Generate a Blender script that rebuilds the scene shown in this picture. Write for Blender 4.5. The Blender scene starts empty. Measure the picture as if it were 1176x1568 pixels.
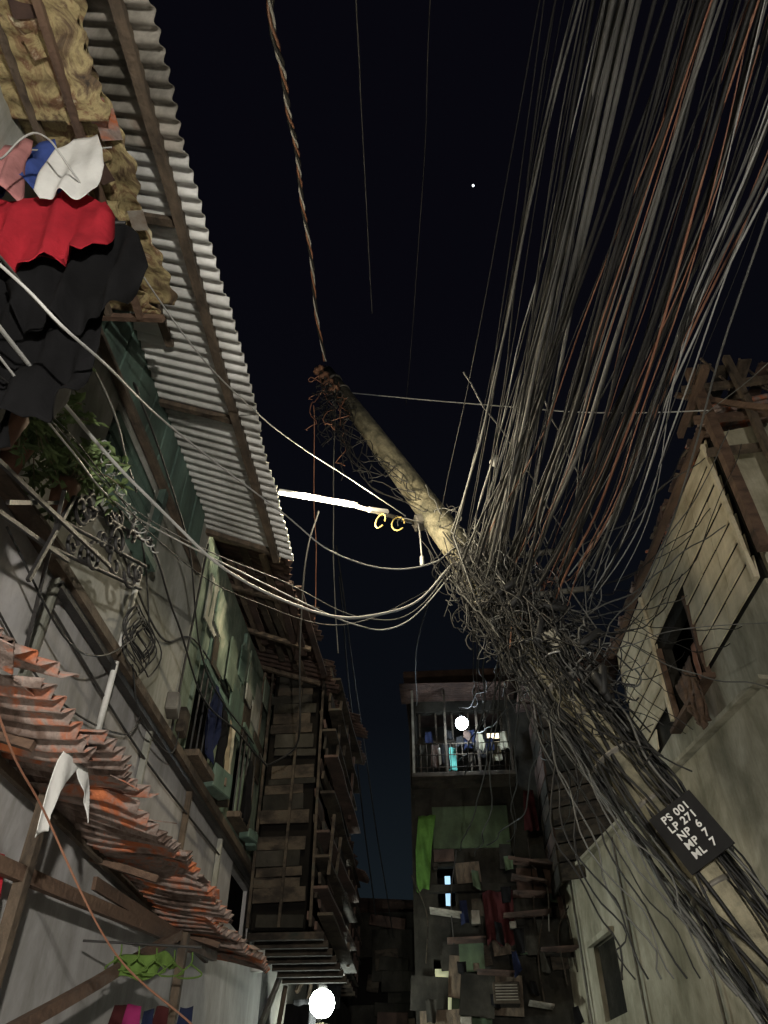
import bpy, bmesh, math, random
from mathutils import Vector, Matrix, noise, Euler
R = random.Random(7)
scene = bpy.context.scene
V = Vector

# ------------------------------------------------------------------ helpers
def link(o, parent=None):
    scene.collection.objects.link(o)
    if parent: o.parent = parent
    return o
def root(name):
    return link(bpy.data.objects.new(name, None))
def mesh(name, verts, faces, mat, parent=None, smooth=False):
    me = bpy.data.meshes.new(name)
    me.from_pydata([tuple(v) for v in verts], [], faces)
    me.materials.append(mat)
    if smooth:
        for p in me.polygons: p.use_smooth = True
    me.update()
    return link(bpy.data.objects.new(name, me), parent)

def mat(name, cols, scale=3.0, rough=0.8, bump=0.15, metal=0.0, stretch=(1,1,1), detail=8.0, bscale=None, dist=0.0, grime=0.0, spec=.5):
    m = bpy.data.materials.new(name); m.use_nodes = True
    nt = m.node_tree; N = nt.nodes; L = nt.links
    b = N['Principled BSDF']
    b.inputs['Roughness'].default_value = rough
    b.inputs['Metallic'].default_value = metal
    b.inputs['Specular IOR Level'].default_value = spec
    tc = N.new('ShaderNodeTexCoord'); mp = N.new('ShaderNodeMapping')
    mp.inputs['Scale'].default_value = stretch
    L.new(tc.outputs['Object'], mp.inputs['Vector'])
    n = N.new('ShaderNodeTexNoise'); n.inputs['Scale'].default_value = scale
    n.inputs['Detail'].default_value = detail; n.inputs['Roughness'].default_value = 0.65
    n.inputs['Distortion'].default_value = dist
    L.new(mp.outputs[0], n.inputs['Vector'])
    r = N.new('ShaderNodeValToRGB')
    cr = r.color_ramp
    k = len(cols)
    pos = [0.3 + 0.4*i/(max(1,k-1)) for i in range(k)]
    cr.elements[0].position = pos[0]; cr.elements[0].color = (*cols[0],1)
    cr.elements[1].position = pos[-1]; cr.elements[1].color = (*cols[-1],1)
    for i in range(1,k-1):
        e = cr.elements.new(pos[i]); e.color = (*cols[i],1)
    L.new(n.outputs['Fac'], r.inputs['Fac'])
    outc = r.outputs['Color']
    if grime:
        # water-run stains (vertically squeezed) and blotches darkening the paint
        for sc_,zz,lo,hi,gm in ((1.6,.35,.34,.60,grime),(.9,1.0,.38,.62,grime*.8)):
            mp2 = N.new('ShaderNodeMapping'); mp2.inputs['Scale'].default_value=(1.5,1.5,zz)
            L.new(tc.outputs['Object'], mp2.inputs['Vector'])
            g = N.new('ShaderNodeTexNoise'); g.inputs['Scale'].default_value=sc_*1.5; g.inputs['Detail'].default_value=9
            g.inputs['Roughness'].default_value=.7; g.inputs['Distortion'].default_value=.7
            L.new(mp2.outputs[0], g.inputs['Vector'])
            gr = N.new('ShaderNodeValToRGB'); gr.color_ramp.elements[0].position=lo; gr.color_ramp.elements[0].color=(1-gm,1-gm,1-gm*1.12,1)
            gr.color_ramp.elements[1].position=hi; gr.color_ramp.elements[1].color=(1,1,1,1)
            L.new(g.outputs['Fac'], gr.inputs['Fac'])
            mx = N.new('ShaderNodeMixRGB'); mx.blend_type='MULTIPLY'; mx.inputs['Fac'].default_value=1
            L.new(outc, mx.inputs['Color1']); L.new(gr.outputs['Color'], mx.inputs['Color2']); outc=mx.outputs['Color']
    L.new(outc, b.inputs['Base Color'])
    if bump:
        n2 = N.new('ShaderNodeTexNoise'); n2.inputs['Scale'].default_value = bscale or scale*6
        n2.inputs['Detail'].default_value = 6
        L.new(tc.outputs['Object'], n2.inputs['Vector'])
        bp = N.new('ShaderNodeBump'); bp.inputs['Strength'].default_value = bump
        bp.inputs['Distance'].default_value = 0.02
        L.new(n2.outputs['Fac'], bp.inputs['Height']); L.new(bp.outputs[0], b.inputs['Normal'])
    return m
def emis(name, col, s):
    m = bpy.data.materials.new(name); m.use_nodes = True
    b = m.node_tree.nodes['Principled BSDF']
    b.inputs['Base Color'].default_value = (*col,1)
    b.inputs['Emission Color'].default_value = (*col,1)
    b.inputs['Emission Strength'].default_value = s
    return m

M = {}
M['plaster'] = mat('plaster_grey', [(.13,.135,.115),(.29,.295,.27),(.39,.39,.37),(.45,.45,.43)], 1.1, .9, .3, stretch=(1,1,.5), grime=.42)
M['plaster_low'] = mat('plaster_pale', [(.20,.195,.19),(.39,.38,.39),(.45,.44,.455),(.52,.51,.52)], .8, .9, .3, stretch=(1,1,.5), grime=.32)
M['mossy'] = mat('mossy_wall', [(.03,.045,.035),(.10,.14,.11),(.20,.25,.20),(.45,.46,.38)], 2.6, .9, .4, stretch=(1,1,.5), dist=.6, grime=.4)
M['teal'] = mat('teal_boards', [(.03,.05,.045),(.09,.15,.125),(.15,.21,.175)], 2.5, .8, .2, stretch=(1,1,.4), grime=.4)
M['rightw'] = mat('plaster_warm', [(.18,.165,.125),(.34,.32,.25),(.45,.42,.34),(.50,.47,.39)], 1.0, .9, .3, stretch=(1,1,.7), grime=.42)
M['siding'] = mat('siding_cream', [(.38,.31,.20),(.68,.60,.44),(.78,.70,.53)], 1.6, .75, .15, stretch=(1,.5,2), grime=.22)
M['zinc'] = mat('zinc_sheet', [(.22,.215,.20),(.56,.56,.55),(.72,.72,.71)], 1.6, .55, .08, metal=.1, grime=.15)
M['zincdirty'] = mat('zinc_dirty', [(.04,.035,.03),(.13,.12,.10),(.26,.24,.21),(.14,.09,.06)], 2.6, .7, .2, dist=.6)
M['rust'] = mat('rusted_sheet', [(.03,.022,.018),(.11,.07,.055),(.24,.19,.17),(.38,.11,.045),(.55,.18,.07)], 4.2, .85, .6, dist=.8)
M['rustdark'] = mat('rust_dark', [(.015,.009,.008),(.045,.026,.020),(.09,.052,.04)], 3, .9, .4)
M['patch'] = mat('patched_sheet', [(.03,.022,.015),(.12,.08,.045),(.34,.28,.14),(.15,.075,.04),(.55,.50,.34)], 5.0, .75, .5, dist=1.2)
M['wood'] = mat('old_wood', [(.03,.022,.016),(.075,.055,.038),(.13,.095,.065)], 6, .85, .4, stretch=(3,1,1))
M['wood2'] = mat('brown_wood', [(.04,.025,.018),(.10,.06,.04),(.15,.095,.062)], 5, .85, .5, stretch=(1,.4,2))
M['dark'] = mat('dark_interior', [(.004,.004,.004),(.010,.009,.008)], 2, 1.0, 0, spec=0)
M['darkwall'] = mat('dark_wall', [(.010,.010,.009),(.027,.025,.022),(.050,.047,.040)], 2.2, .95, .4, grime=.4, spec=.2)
M['slum'] = mat('grimy_boards', [(.008,.007,.006),(.022,.018,.015),(.05,.04,.03),(.026,.030,.026)], 4, .95, .4, stretch=(1,1,2), spec=.2)
M['white'] = mat('white_paint', [(.26,.26,.24),(.55,.55,.53),(.70,.70,.69)], 3, .6, .05)
M['iron'] = mat('iron_black', [(.012,.012,.013),(.035,.033,.032)], 8, .55, .2)
M['steel'] = mat('galvanised', [(.10,.09,.08),(.22,.21,.18)], 9, .6, .1, metal=.4)
M['concrete'] = mat('pole_concrete', [(.055,.055,.038),(.15,.14,.10),(.26,.235,.165),(.34,.31,.22)], 6, .9, .5, dist=.4, grime=.35)
M['cgrey'] = mat('cable_grey', [(.055,.055,.052),(.15,.15,.14)], 2, .6, 0)
M['clight'] = mat('cable_light', [(.28,.28,.27),(.45,.45,.44)], 2, .5, 0)
M['cblack'] = mat('cable_black', [(.009,.009,.010),(.028,.028,.027)], 2, .6, 0, spec=.35)
M['cbrown'] = mat('cable_orange', [(.18,.075,.045),(.30,.155,.10)], 3, .5, 0)
M['asphalt'] = mat('asphalt', [(.035,.035,.035),(.07,.07,.068)], 4, .9, .4)
M['pave'] = mat('alley_concrete', [(.09,.09,.085),(.2,.2,.19)], 2, .85, .3)
def cl(n, c, f=.5): return mat(n, [tuple(x*f for x in c), c], 5, .95, .25, spec=.1)
M['red'] = cl('cloth_red', (.38,.022,.035)); M['clwhite'] = cl('cloth_white', (.68,.68,.67),.8)
M['blue'] = cl('cloth_blue', (.06,.10,.34)); M['pink'] = cl('cloth_pink', (.48,.22,.22))
M['clblack'] = cl('cloth_black', (.008,.008,.009)); M['green'] = cl('cloth_green', (.10,.17,.04))
M['magenta'] = cl('cloth_magenta', (.22,.02,.09)); M['tarp'] = cl('green_tarp', (.10,.22,.05)); M['aqua'] = cl('aqua_sheet',(.12,.42,.38))
M['maroon'] = cl('cloth_maroon', (.05,.013,.014)); M['navy'] = cl('cloth_navy', (.015,.02,.05)); M['yellow']=cl('yellow_rope',(.42,.32,.11))
M['greenwall'] = mat('green_wall', [(.03,.05,.03),(.09,.14,.075)], 3, .8, .2, grime=.4)
M['leaf'] = mat('leaf', [(.05,.09,.03),(.17,.23,.09)], 12, .6, 0)
M['stem'] = mat('stem', [(.10,.08,.05),(.24,.2,.13)], 8, .8, .1)
M['pot'] = mat('clay_pot', [(.12,.06,.04),(.2,.10,.06)], 8, .8, .1)

def box(parent, name, c, s, m, rot=None, bev=True):
    hx,hy,hz = s[0]/2,s[1]/2,s[2]/2
    vs = [V((x,y,z)) for x in (-hx,hx) for y in (-hy,hy) for z in (-hz,hz)]
    if rot:
        mt = Euler(rot).to_matrix(); vs = [mt@v for v in vs]
    vs = [v+V(c) for v in vs]
    f = [(0,1,3,2),(4,6,7,5),(0,4,5,1),(2,3,7,6),(0,2,6,4),(1,5,7,3)]
    o = mesh(name, vs, f, m, parent)
    if bev and min(s) > .02:
        b = o.modifiers.new('b','BEVEL'); b.width = min(.008, min(s)*.2); b.segments = 1
    return o
def beam(parent, name, a, b, w, h, m):
    a=V(a);b=V(b); d=(b-a); ln_=d.length; d.normalize()
    up = V((0,0,1)) if abs(d.z)<.95 else V((0,1,0))
    s = d.cross(up).normalized(); u = s.cross(d)
    vs=[]
    n = 2 if ln_<1 else 6     # long timbers get a slight crook
    for q in range(n):
        t=q/(n-1); p=a.lerp(b,t)
        if n>2 and 0<q<n-1: p=p+(s*noise.noise(p*1.7)+u*noise.noise(p*1.7+V((5,5,5))))*min(.02,w*.3)
        for i,j in ((-1,-1),(1,-1),(1,1),(-1,1)):
            vs.append(p+s*i*w/2+u*j*h/2)
    f=[(3,2,1,0),tuple((n-1)*4+k for k in range(4))]
    for q in range(n-1):
        for k in range(4): f.append((q*4+k,q*4+(k+1)%4,q*4+4+(k+1)%4,q*4+4+k))
    return mesh(name, vs, f, m, parent)
def tube(parent, name, pts, rads, m, n=12, caps=True):
    pts=[V(p) for p in pts]; vs=[];f=[]
    for i,p in enumerate(pts):
        d=(pts[min(i+1,len(pts)-1)]-pts[max(i-1,0)]).normalized()
        up = V((0,0,1)) if abs(d.z)<.9 else V((0,1,0))
        s=d.cross(up).normalized(); u=s.cross(d)
        r=rads[i] if isinstance(rads,(list,tuple)) else rads
        for k in range(n):
            a=2*math.pi*k/n; vs.append(p+s*math.cos(a)*r+u*math.sin(a)*r)
    for i in range(len(pts)-1):
        for k in range(n):
            f.append((i*n+k,i*n+(k+1)%n,(i+1)*n+(k+1)%n,(i+1)*n+k))
    if caps:
        f.append(tuple(range(n-1,-1,-1))); f.append(tuple((len(pts)-1)*n+k for k in range(n)))
    return mesh(name, vs, f, m, parent, True)
def wall(parent, name, p0, p1, z0, z1, m, holes=(), th=.12):
    p0=V((*p0,0));p1=V((*p1,0)); d=p1-p0; ln=d.length; d.normalize()
    S=sorted(set([0,ln]+[h[0] for h in holes]+[h[1] for h in holes]))
    Z=sorted(set([z0,z1]+[h[2] for h in holes]+[h[3] for h in holes]))
    vs=[p0+d*s+V((0,0,z)) for s in S for z in Z]; f=[]
    nz=len(Z)
    for i in range(len(S)-1):
        for j in range(nz-1):
            sc=(S[i]+S[i+1])/2; zc=(Z[j]+Z[j+1])/2
            if any(h[0]<sc<h[1] and h[2]<zc<h[3] for h in holes): continue
            f.append((i*nz+j,(i+1)*nz+j,(i+1)*nz+j+1,i*nz+j+1))
    o=mesh(name,vs,f,m,parent)
    md=o.modifiers.new('s','SOLIDIFY'); md.thickness=th; md.offset=0
    return o
def corr(parent, name, y0, y1, xa, za, xb, zb, m, pitch=.076, amp=.011, jit=0.0, nx=6, wav=0.0, seed=0):
    rr=random.Random(seed)
    n=max(2,int((y1-y0)/pitch*8)); vs=[];f=[]
    ed=[rr.uniform(-jit,jit) for _ in range(int((y1-y0)/.25)+3)]
    for i in range(n+1):
        y=y0+(y1-y0)*i/n; ph=2*math.pi*y/pitch
        k=(y-y0)/.25; e=ed[int(k)]+(ed[int(k)+1]-ed[int(k)])*(k%1)
        if jit: e+=jit*.25*math.cos(ph)
        for j in range(nx+1):
            t=j/nx
            x=xa+(xb-xa)*t + (e if j==nx else 0)
            z=za+(zb-za)*t+math.cos(ph)*amp + wav*noise.noise(V((x*2,y*2,seed)))
            vs.append((x,y,z))
    for i in range(n):
        for j in range(nx):
            a=i*(nx+1)+j; f.append((a,a+1,a+nx+2,a+nx+1))
    o=mesh(name,vs,f,m,parent,True)
    md=o.modifiers.new('s','SOLIDIFY'); md.thickness=.003
    return o

def smooth_pts(pts, per=8):
    pts=[V(p) for p in pts]
    if len(pts)<3: 
        return [pts[0].lerp(pts[1],i/per) for i in range(per+1)]
    P=[2*pts[0]-pts[1]]+pts+[2*pts[-1]-pts[-2]]; out=[]
    for i in range(1,len(P)-2):
        for k in range(per):
            t=k/per; a,b,c,d=P[i-1],P[i],P[i+1],P[i+2]
            out.append(.5*((2*b)+(c-a)*t+(2*a-5*b+4*c-d)*t*t+(3*b-a-3*c+d)*t**3))
    out.append(pts[-1]); return out
def cables(parent, name, lines, m, res=1):
    cu=bpy.data.curves.new(name,'CURVE'); cu.dimensions='3D'; cu.bevel_depth=1.0; cu.bevel_resolution=res
    for pts,r in lines:
        sp=cu.splines.new('POLY'); sp.points.add(len(pts)-1)
        for i,p in enumerate(pts):
            sp.points[i].co=(p[0],p[1],p[2],1); sp.points[i].radius=r
        sp.use_smooth=True
    cu.materials.append(m)
    return link(bpy.data.objects.new(name,cu),parent)
def nz3(t,a,b=0.0): return V((noise.noise(V((t,a,b))),noise.noise(V((t,a,b+9.1))),noise.noise(V((t,a,b+17.3)))))
def sag(a,b,s,n=24,wob=0.0,seed=0):
    a=V(a);b=V(b); out=[]
    for i in range(n+1):
        t=i/n; p=a.lerp(b,t); p.z-=4*s*t*(1-t)
        if wob:
            q=nz3(t*5,seed*3.1); p+=V((q.x,q.y*.4,q.z))*wob*min(1,8*t*(1-t))
        out.append(p)
    return out

def cloth(parent,name,rows,y,m,fold=.03,seed=0,axis='x'):
    n=28; vs=[];f=[]; full=[]
    for i in range(len(rows)-1):
        for k in range(6):
            t=k/6; full.append([rows[i][j]*(1-t)+rows[i+1][j]*t for j in range(3)])
    full.append(list(rows[-1]))
    z0=rows[0][0]; z1=rows[-1][0]
    for z,l,r in full:
        q=(z0-z)/(z0-z1+1e-6)
        for j in range(n+1):
            t=j/n; x=l+(r-l)*t
            d=fold*(.3+q)*(math.sin(x*34+seed)+.6*math.sin(x*61+z*9+seed*2))+fold*1.5*noise.noise(V((x*5,z*5,seed)))
            zz=z+.03*noise.noise(V((x*9,seed,3)))*(1+2*q)
            vs.append((x,y+d,zz) if axis=='x' else (y+d,x,zz))
    for i in range(len(full)-1):
        for j in range(n):
            a=i*(n+1)+j; f.append((a,a+1,a+n+2,a+n+1))
    o=mesh(name,vs,f,m,parent,True)
    md=o.modifiers.new('s','SOLIDIFY'); md.thickness=.003
    return o

# ------------------------------------------------------------------ world / camera
w=bpy.data.worlds.new("World"); scene.world=w; w.use_nodes=True
nt=w.node_tree; N=nt.nodes; L=nt.links; bg=N['Background']
tc=N.new('ShaderNodeTexCoord'); sx=N.new('ShaderNodeSeparateXYZ'); rp=N.new('ShaderNodeValToRGB')
L.new(tc.outputs['Generated'],sx.inputs[0]); L.new(sx.outputs['Z'],rp.inputs['Fac']); L.new(rp.outputs[0],bg.inputs['Color'])
e=rp.color_ramp.elements; e[0].position=.05; e[0].color=(.011,.017,.021,1); e[1].position=.85; e[1].color=(.0022,.0021,.0040,1)
x=e.new(.45); x.color=(.0030,.0040,.0060,1)
bg.inputs['Strength'].default_value=1.0
cam=bpy.data.cameras.new('camera'); co=link(bpy.data.objects.new('camera',cam)); scene.camera=co
cam.sensor_fit='VERTICAL'; cam.sensor_height=34.6; cam.lens=26.0; cam.clip_end=3000; cam.clip_start=.05
co.location=(0,0,1.6); co.rotation_euler=(math.radians(90+42),0,math.radians(4.3))
scene.view_settings.view_transform='Standard'; scene.view_settings.look='None'; scene.view_settings.exposure=0

# ------------------------------------------------------------------ ground
mesh('ground',[(-400,-400,0),(400,-400,0),(400,400,0),(-400,400,0)],[(0,1,2,3)],M['asphalt'])
mesh('alley_pavement',[(-1.8,-15,.004),(2.6,-15,.004),(1.5,16,.004),(-1.6,16,.004)],[(0,1,2,3)],M['pave'])

def star(d,r):
    d=V(d).normalized()*1500; bm=bmesh.new(); bmesh.ops.create_icosphere(bm,subdivisions=1,radius=r)
    return [(v.co+d)[:] for v in bm.verts],[[v.index for v in f.verts] for f in bm.faces]
vs=[];fs=[]
for d,r in [((.081,.466,.984),2.4),((-.31,.31,1.1),1.1),((-.2,.8,.55),.8),((.17,.25,1.15),.8)]:
    a,b=star(d,r); o=len(vs); vs+=a; fs+=[[i+o for i in q] for q in b]
mesh('stars',vs,fs,emis('star_light',(.9,.95,1),3.0))

# ------------------------------------------------------------------ LEFT HOUSE
LH=root('left_house')
X=-1.9
holes=[(3.0,3.8,4.75,5.35),(5.35,6.3,4.08,4.85),(6.75,7.35,4.15,5.0)]
wall(LH,'upper_wall',(X-.06,0),(X-.06,5.0),4.06,6.1,M['plaster'],[h for h in holes if h[1]<5])
wall(LH,'upper_wall_far',(X-.06,5.003),(X-.06,8.9),4.06,6.0,M['mossy'],[(h[0]-5.003,h[1]-5.003,h[2],h[3]) for h in holes if h[0]>5])
wall(LH,'lower_wall',(X-.08,-2),(X-.08,8.9),0,4.0,M['plaster_low'],[(9.2,10.2,3.45,3.95)])
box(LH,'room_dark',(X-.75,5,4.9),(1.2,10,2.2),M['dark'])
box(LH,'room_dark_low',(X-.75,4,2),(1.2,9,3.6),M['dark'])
beam(LH,'floor_beam',(X+.03,-2,4.0),(X+.03,8.4,4.0),.07,.06,M['wood'])
beam(LH,'floor_beam_low',(X+.02,3.0,3.93),(X+.02,8.4,3.93),.05,.04,M['iron'])
for i in range(9):
    y=2.3+i*.27
    box(LH,'teal_board',(X+.012+R.uniform(0,.012),y+.13,5.72),(.03,.258,.60+R.uniform(0,.06)),M['teal'])
beam(LH,'window_head_trim',(X+.04,2.4,5.38),(X+.04,4.8,5.40),.05,.04,M['wood'])
beam(LH,'window_post',(X+.04,3.85,4.65),(X+.04,3.85,5.4),.05,.06,M['teal'])
beam(LH,'window_sill',(X+.05,2.9,4.72),(X+.05,3.9,4.72),.1,.05,M['teal'])
for i in range(5):
    beam(LH,'window_slat',(X-.0,3.02,4.82+i*.11),(X-.0,3.78,4.82+i*.11),.02,.07,M['teal'])
tube(LH,'downpipe',[(X+.035,3.82,3.15),(X+.035,3.82,4.7)],.018,M['white'])
tube(LH,'downpipe_far',[(X+.12,8.0,3.2),(X+.12,8.0,5.1)],.06,M['white'])
for y,z0,z1,mm in [(5.25,4.1,5.9,'mossy'),(6.5,4.1,5.9,'teal'),(7.45,4.1,6.0,'wood'),(4.6,3.2,3.96,'plaster'),(5.6,3.2,3.96,'wood'),(6.6,3.2,3.96,'plaster'),(3.0,3.2,3.96,'plaster')]:
    beam(LH,'batten',(X+.01,y,z0),(X+.01,y,z1),.04,.03,M[mm])
for (a,b,z0,z1) in [(5.35,6.3,4.08,4.85),(6.75,7.35,4.15,5.0)]:
    beam(LH,'frame_top',(X+.02,a-.03,z1+.02),(X+.02,b+.03,z1+.02),.08,.05,M['teal'])
    beam(LH,'frame_bot',(X+.05,a-.03,z0+.02),(X+.05,b+.03,z0+.02),.14,.05,M['wood'])
    n=int((b-a)/.12)
    for i in range(n+1):
        y=a+(b-a)*i/n
        tube(LH,'grille_bar',[(X+.04,y,z0),(X+.04,y,z1)],.008,M['iron'],6)
for i in range(26):
    y=R.uniform(5.1,8.6); z=R.uniform(4.95,5.8)
    box(LH,'plywood_patch',(X+.012+i*.002,y,z),(.012,R.uniform(.2,.5),R.uniform(.2,.5)),M[R.choice(['mossy','teal','plaster','slum','mossy'])],rot=(R.uniform(-.1,.1),0,0))
for i in range(9):
    y=R.uniform(4.3,8.0); box(LH,'ledge_clutter',(X+.10,y,4.09+.05),(R.uniform(.05,.12),R.uniform(.1,.3),R.uniform(.06,.2)),M[R.choice(['wood','slum','teal','rightw','steel'])],rot=(0,0,R.uniform(-.3,.3)))
cables(LH,'wall_conduit',[(smooth_pts([(X+.02,2.4,4.55),(X+.02,3.3,4.60),(X+.02,4.4,4.52),(X+.02,5.2,4.95),(X+.03,7.2,5.05)]),.008),
                          (smooth_pts([(X+.02,3.0,3.80),(X+.02,4.5,3.72),(X+.02,6.6,3.78)]),.008),
                          (smooth_pts([(X+.02,2.2,3.6),(X+.03,3.2,3.45),(X+.02,4.2,3.7),(X+.02,4.4,4.0)]),.006),
                          ([V((X+.02,4.95,4.05)),V((X+.02,4.95,5.8))],.010)],M['iron'])
# roof
RF=root('corrugated_roof')
corr(RF,'roof_sheet_near',-.2,1.62,-2.3,6.12,-1.13,5.60,M['zincdirty'],pitch=.082,amp=.016,seed=2,jit=.03)
corr(RF,'roof_sheet',1.60,4.98,-2.3,6.125,-1.13,5.605,M['zinc'],pitch=.082,amp=.017,seed=3,jit=.012)
corr(RF,'roof_sheet_lap',2.46,3.50,-2.3,6.10,-1.10,5.58,M['zinc'],pitch=.082,amp=.017,seed=4,jit=.01)
beam(RF,'purlin',(-1.28,-.2,5.63),(-1.28,5.0,5.63),.055,.06,M['wood'])
beam(RF,'purlin_inner',(-1.62,-.2,5.79),(-1.62,2.9,5.79),.05,.06,M['wood'])
for y in (.9,2.0,3.45,4.9):
    beam(RF,'rafter',(-1.95,y,5.92),(-1.31,y,5.64),.045,.04,M['wood'])
PR=root('patched_awning')
corr(PR,'patched_sheet',.1,1.35,-2.3,5.62,-1.42,5.38,M['patch'],pitch=.10,amp=.006,jit=.05,wav=.05,seed=5)
corr(PR,'patched_sheet_b',1.2,2.45,-2.3,5.70,-1.50,5.44,M['patch'],pitch=.11,amp=.006,jit=.06,wav=.05,seed=6)
corr(PR,'rusty_edge',.1,2.4,-1.58,5.49,-1.38,5.44,M['patch'],pitch=.13,amp=.004,jit=.05,wav=.08,seed=9)
beam(PR,'awning_rafter',(-1.5,.1,5.36),(-1.6,2.45,5.42),.035,.035,M['wood2'])
beam(PR,'awning_rafter_b',(-1.75,.1,5.44),(-1.8,2.45,5.48),.035,.04,M['wood'])
beam(PR,'awning_end',(-1.9,2.47,5.5),(-1.46,2.45,5.40),.03,.04,M['wood2'])
for i in range(26):
    y=R.uniform(.3,2.35); box(PR,'patch_piece',(R.uniform(-1.65,-1.40),y,R.uniform(5.39,5.42)),(R.uniform(.04,.11),R.uniform(.05,.16),.004),M[R.choice(['patch','rust','rustdark','rustdark','zincdirty'])],rot=(R.uniform(-.05,.05),R.uniform(0,.15),R.uniform(-.5,.5)))
# ------------------------------------------------------------------ laundry upper
LA=root('hanging_laundry')
yl=1.45
cables(LA,'clothes_line',[(sag((-2.0,yl,5.42),(-1.42,yl+.02,5.37),.03),.004)],M['clight'])
tube(LA,'bamboo_pole',[(-2.0,yl+.05,4.72),(-1.20,yl+.05,4.66)],.008,M['iron'],8)
cloth(LA,'blue_shirt',[(5.42,-2.0,-1.70),(5.2,-2.05,-1.62),(4.98,-2.0,-1.58)],yl+.01,M['blue'],seed=1)
cloth(LA,'pink_shirt',[(5.32,-1.95,-1.76),(5.05,-2.0,-1.72),(4.82,-2.0,-1.68)],yl-.05,M['pink'],seed=2)
cloth(LA,'blue_shorts',[(5.22,-1.68,-1.50),(4.98,-1.68,-1.47),(4.88,-1.64,-1.47)],yl+.02,M['blue'],seed=8)
cloth(LA,'white_vest',[(5.30,-1.56,-1.44),(5.16,-1.60,-1.38),(5.0,-1.60,-1.34),(4.78,-1.58,-1.32),(4.70,-1.54,-1.34)],yl-.06,M['clwhite'],.014,seed=3)
cloth(LA,'red_shirt',[(4.86,-2.1,-1.50),(4.80,-2.1,-1.30),(4.62,-2.1,-1.22),(4.38,-2.0,-1.20),(4.30,-1.9,-1.40)],yl,M['red'],seed=4)
cloth(LA,'black_jacket',[(4.72,-1.35,-1.26),(4.55,-1.5,-1.12),(4.3,-1.6,-1.03),(4.05,-1.5,-1.06),(3.95,-1.42,-1.10)],yl+.06,M['clblack'],seed=5)
cloth(LA,'black_trousers',[(4.5,-2.0,-1.3),(4.2,-2.0,-1.2),(3.85,-1.9,-1.12),(3.6,-1.75,-1.13),(3.5,-1.6,-1.18)],yl+.12,M['clblack'],seed=6)
cloth(LA,'black_trouser_leg',[(4.2,-2.0,-1.5),(3.8,-1.95,-1.45),(3.45,-1.7,-1.35),(3.38,-1.6,-1.38)],yl+.2,M['clblack'],seed=7)
box(LH,'aqua_shutter',(-1.95,1.15,5.35),(.03,.5,.45),M['aqua'])
for i in range(4): box(LH,'aqua_slat',(-1.92,1.0+i*.12,5.35),(.03,.03,.45),M['white'])

# ------------------------------------------------------------------ plants on ledge
def plant(name,c,n,spread,h,seed):
    rr=random.Random(seed); P=root(name); c=V(c); vs=[];f=[];st=[]
    for i in range(n):
        a=rr.uniform(0,6.28); L_=rr.uniform(.5,1)*h
        tip=c+V((math.cos(a)*spread*rr.uniform(.3,1),math.sin(a)*spread*rr.uniform(.3,1.2),L_*rr.uniform(-.2,1)))
        mid=c.lerp(tip,.5)+V((0,0,.10*h+.05)); pts=smooth_pts([c,mid,tip],6); st.append((pts,.0028))
        for p in pts[3:]:
            for k in range(3):
                d=V((rr.uniform(-1,1),rr.uniform(-1,1),rr.uniform(-.8,.6))).normalized(); s=d.cross(V((rr.random(),rr.random(),1))).normalized()
                ln=rr.uniform(.03,.08); wd=ln*.2; b=len(vs)
                vs+= [p,p+d*ln*.5+s*wd,p+d*ln+V((0,0,-.01)),p+d*ln*.5-s*wd]; f.append((b,b+1,b+2,b+3))
    mesh('leaves',vs,f,M['leaf'],P); cables(P,'stems',st,M['stem'])
    tube(P,'pot',[c+V((0,0,-.14)),c+V((0,0,-.02)),c],[.045,.06,.065],M['pot'])
    return P
plant('potted_plant',(-1.70,2.10,3.98),30,.26,.30,1)
plant('potted_plant',(-1.66,2.45,4.08),32,.28,.34,2)
plant('potted_plant',(-1.58,1.85,3.86),30,.30,.25,3)
LG=root('balcony_ledge')
beam(LG,'ledge_board',(-1.76,1.2,3.74),(-1.76,2.75,3.90),.10,.02,M['wood'])
for a,b in [((-1.58,1.7,3.6),(-1.58,2.9,3.95)),((-1.56,2.0,3.55),(-1.70,2.7,4.2)),((-1.6,2.35,3.45),(-1.6,2.45,4.0)),((-1.62,1.9,3.5),(-1.62,2.6,3.75)),((-1.56,2.3,3.9),(-1.85,2.9,3.4))]:
    beam(LG,'bracket',a,b,.016,.018,M['iron'])
IR=root('wrought_iron_grille'); ln=[]
def spiral(cy,cz,r,turn,s,x=-1.68):
    return [V((x,cy+r*(1-t/40*.85)*math.cos(s+t/40*turn),cz+r*(1-t/40*.85)*math.sin(s+t/40*turn))) for t in range(41)]
for i in range(18):
    cy=2.6+R.random()*.8; cz=3.82+(cy-2.6)*.55+R.uniform(-.02,.32)
    ln.append((spiral(cy,cz,R.uniform(.05,.1),R.choice([-1,1])*R.uniform(5,9),R.uniform(0,6),-1.66+R.uniform(-.03,.03)),.011))
for k in range(3):
    ln.append(([V((-1.66,2.5,3.75+k*.16)),V((-1.66,3.45,4.22+k*.16))],.011))
cables(IR,'scrolls',ln,M['iron'])
def helix(a,b,r,turns,n=300,sg=.0):
    a=V(a);b=V(b);d=(b-a).normalized();s=d.cross(V((0,0,1))).normalized();u=s.cross(d);o=[]
    for i in range(n+1):
        t=i/n; p=a.lerp(b,t**1.15); p.z-=4*sg*t*(1-t); an=t*turns*6.283
        rr=r*(1+.35*math.sin(t*11))
        o.append(p+s*math.cos(an)*rr+u*math.sin(an)*rr)
    return o
CW=root('coiled_wire'); cables(CW,'coil',[(helix((-1.50,2.35,4.25),(-1.55,3.3,4.36),.020,12,sg=.05),.0035)],M['clight'])
TA=root('coiled_cable'); ln=[]
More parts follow.
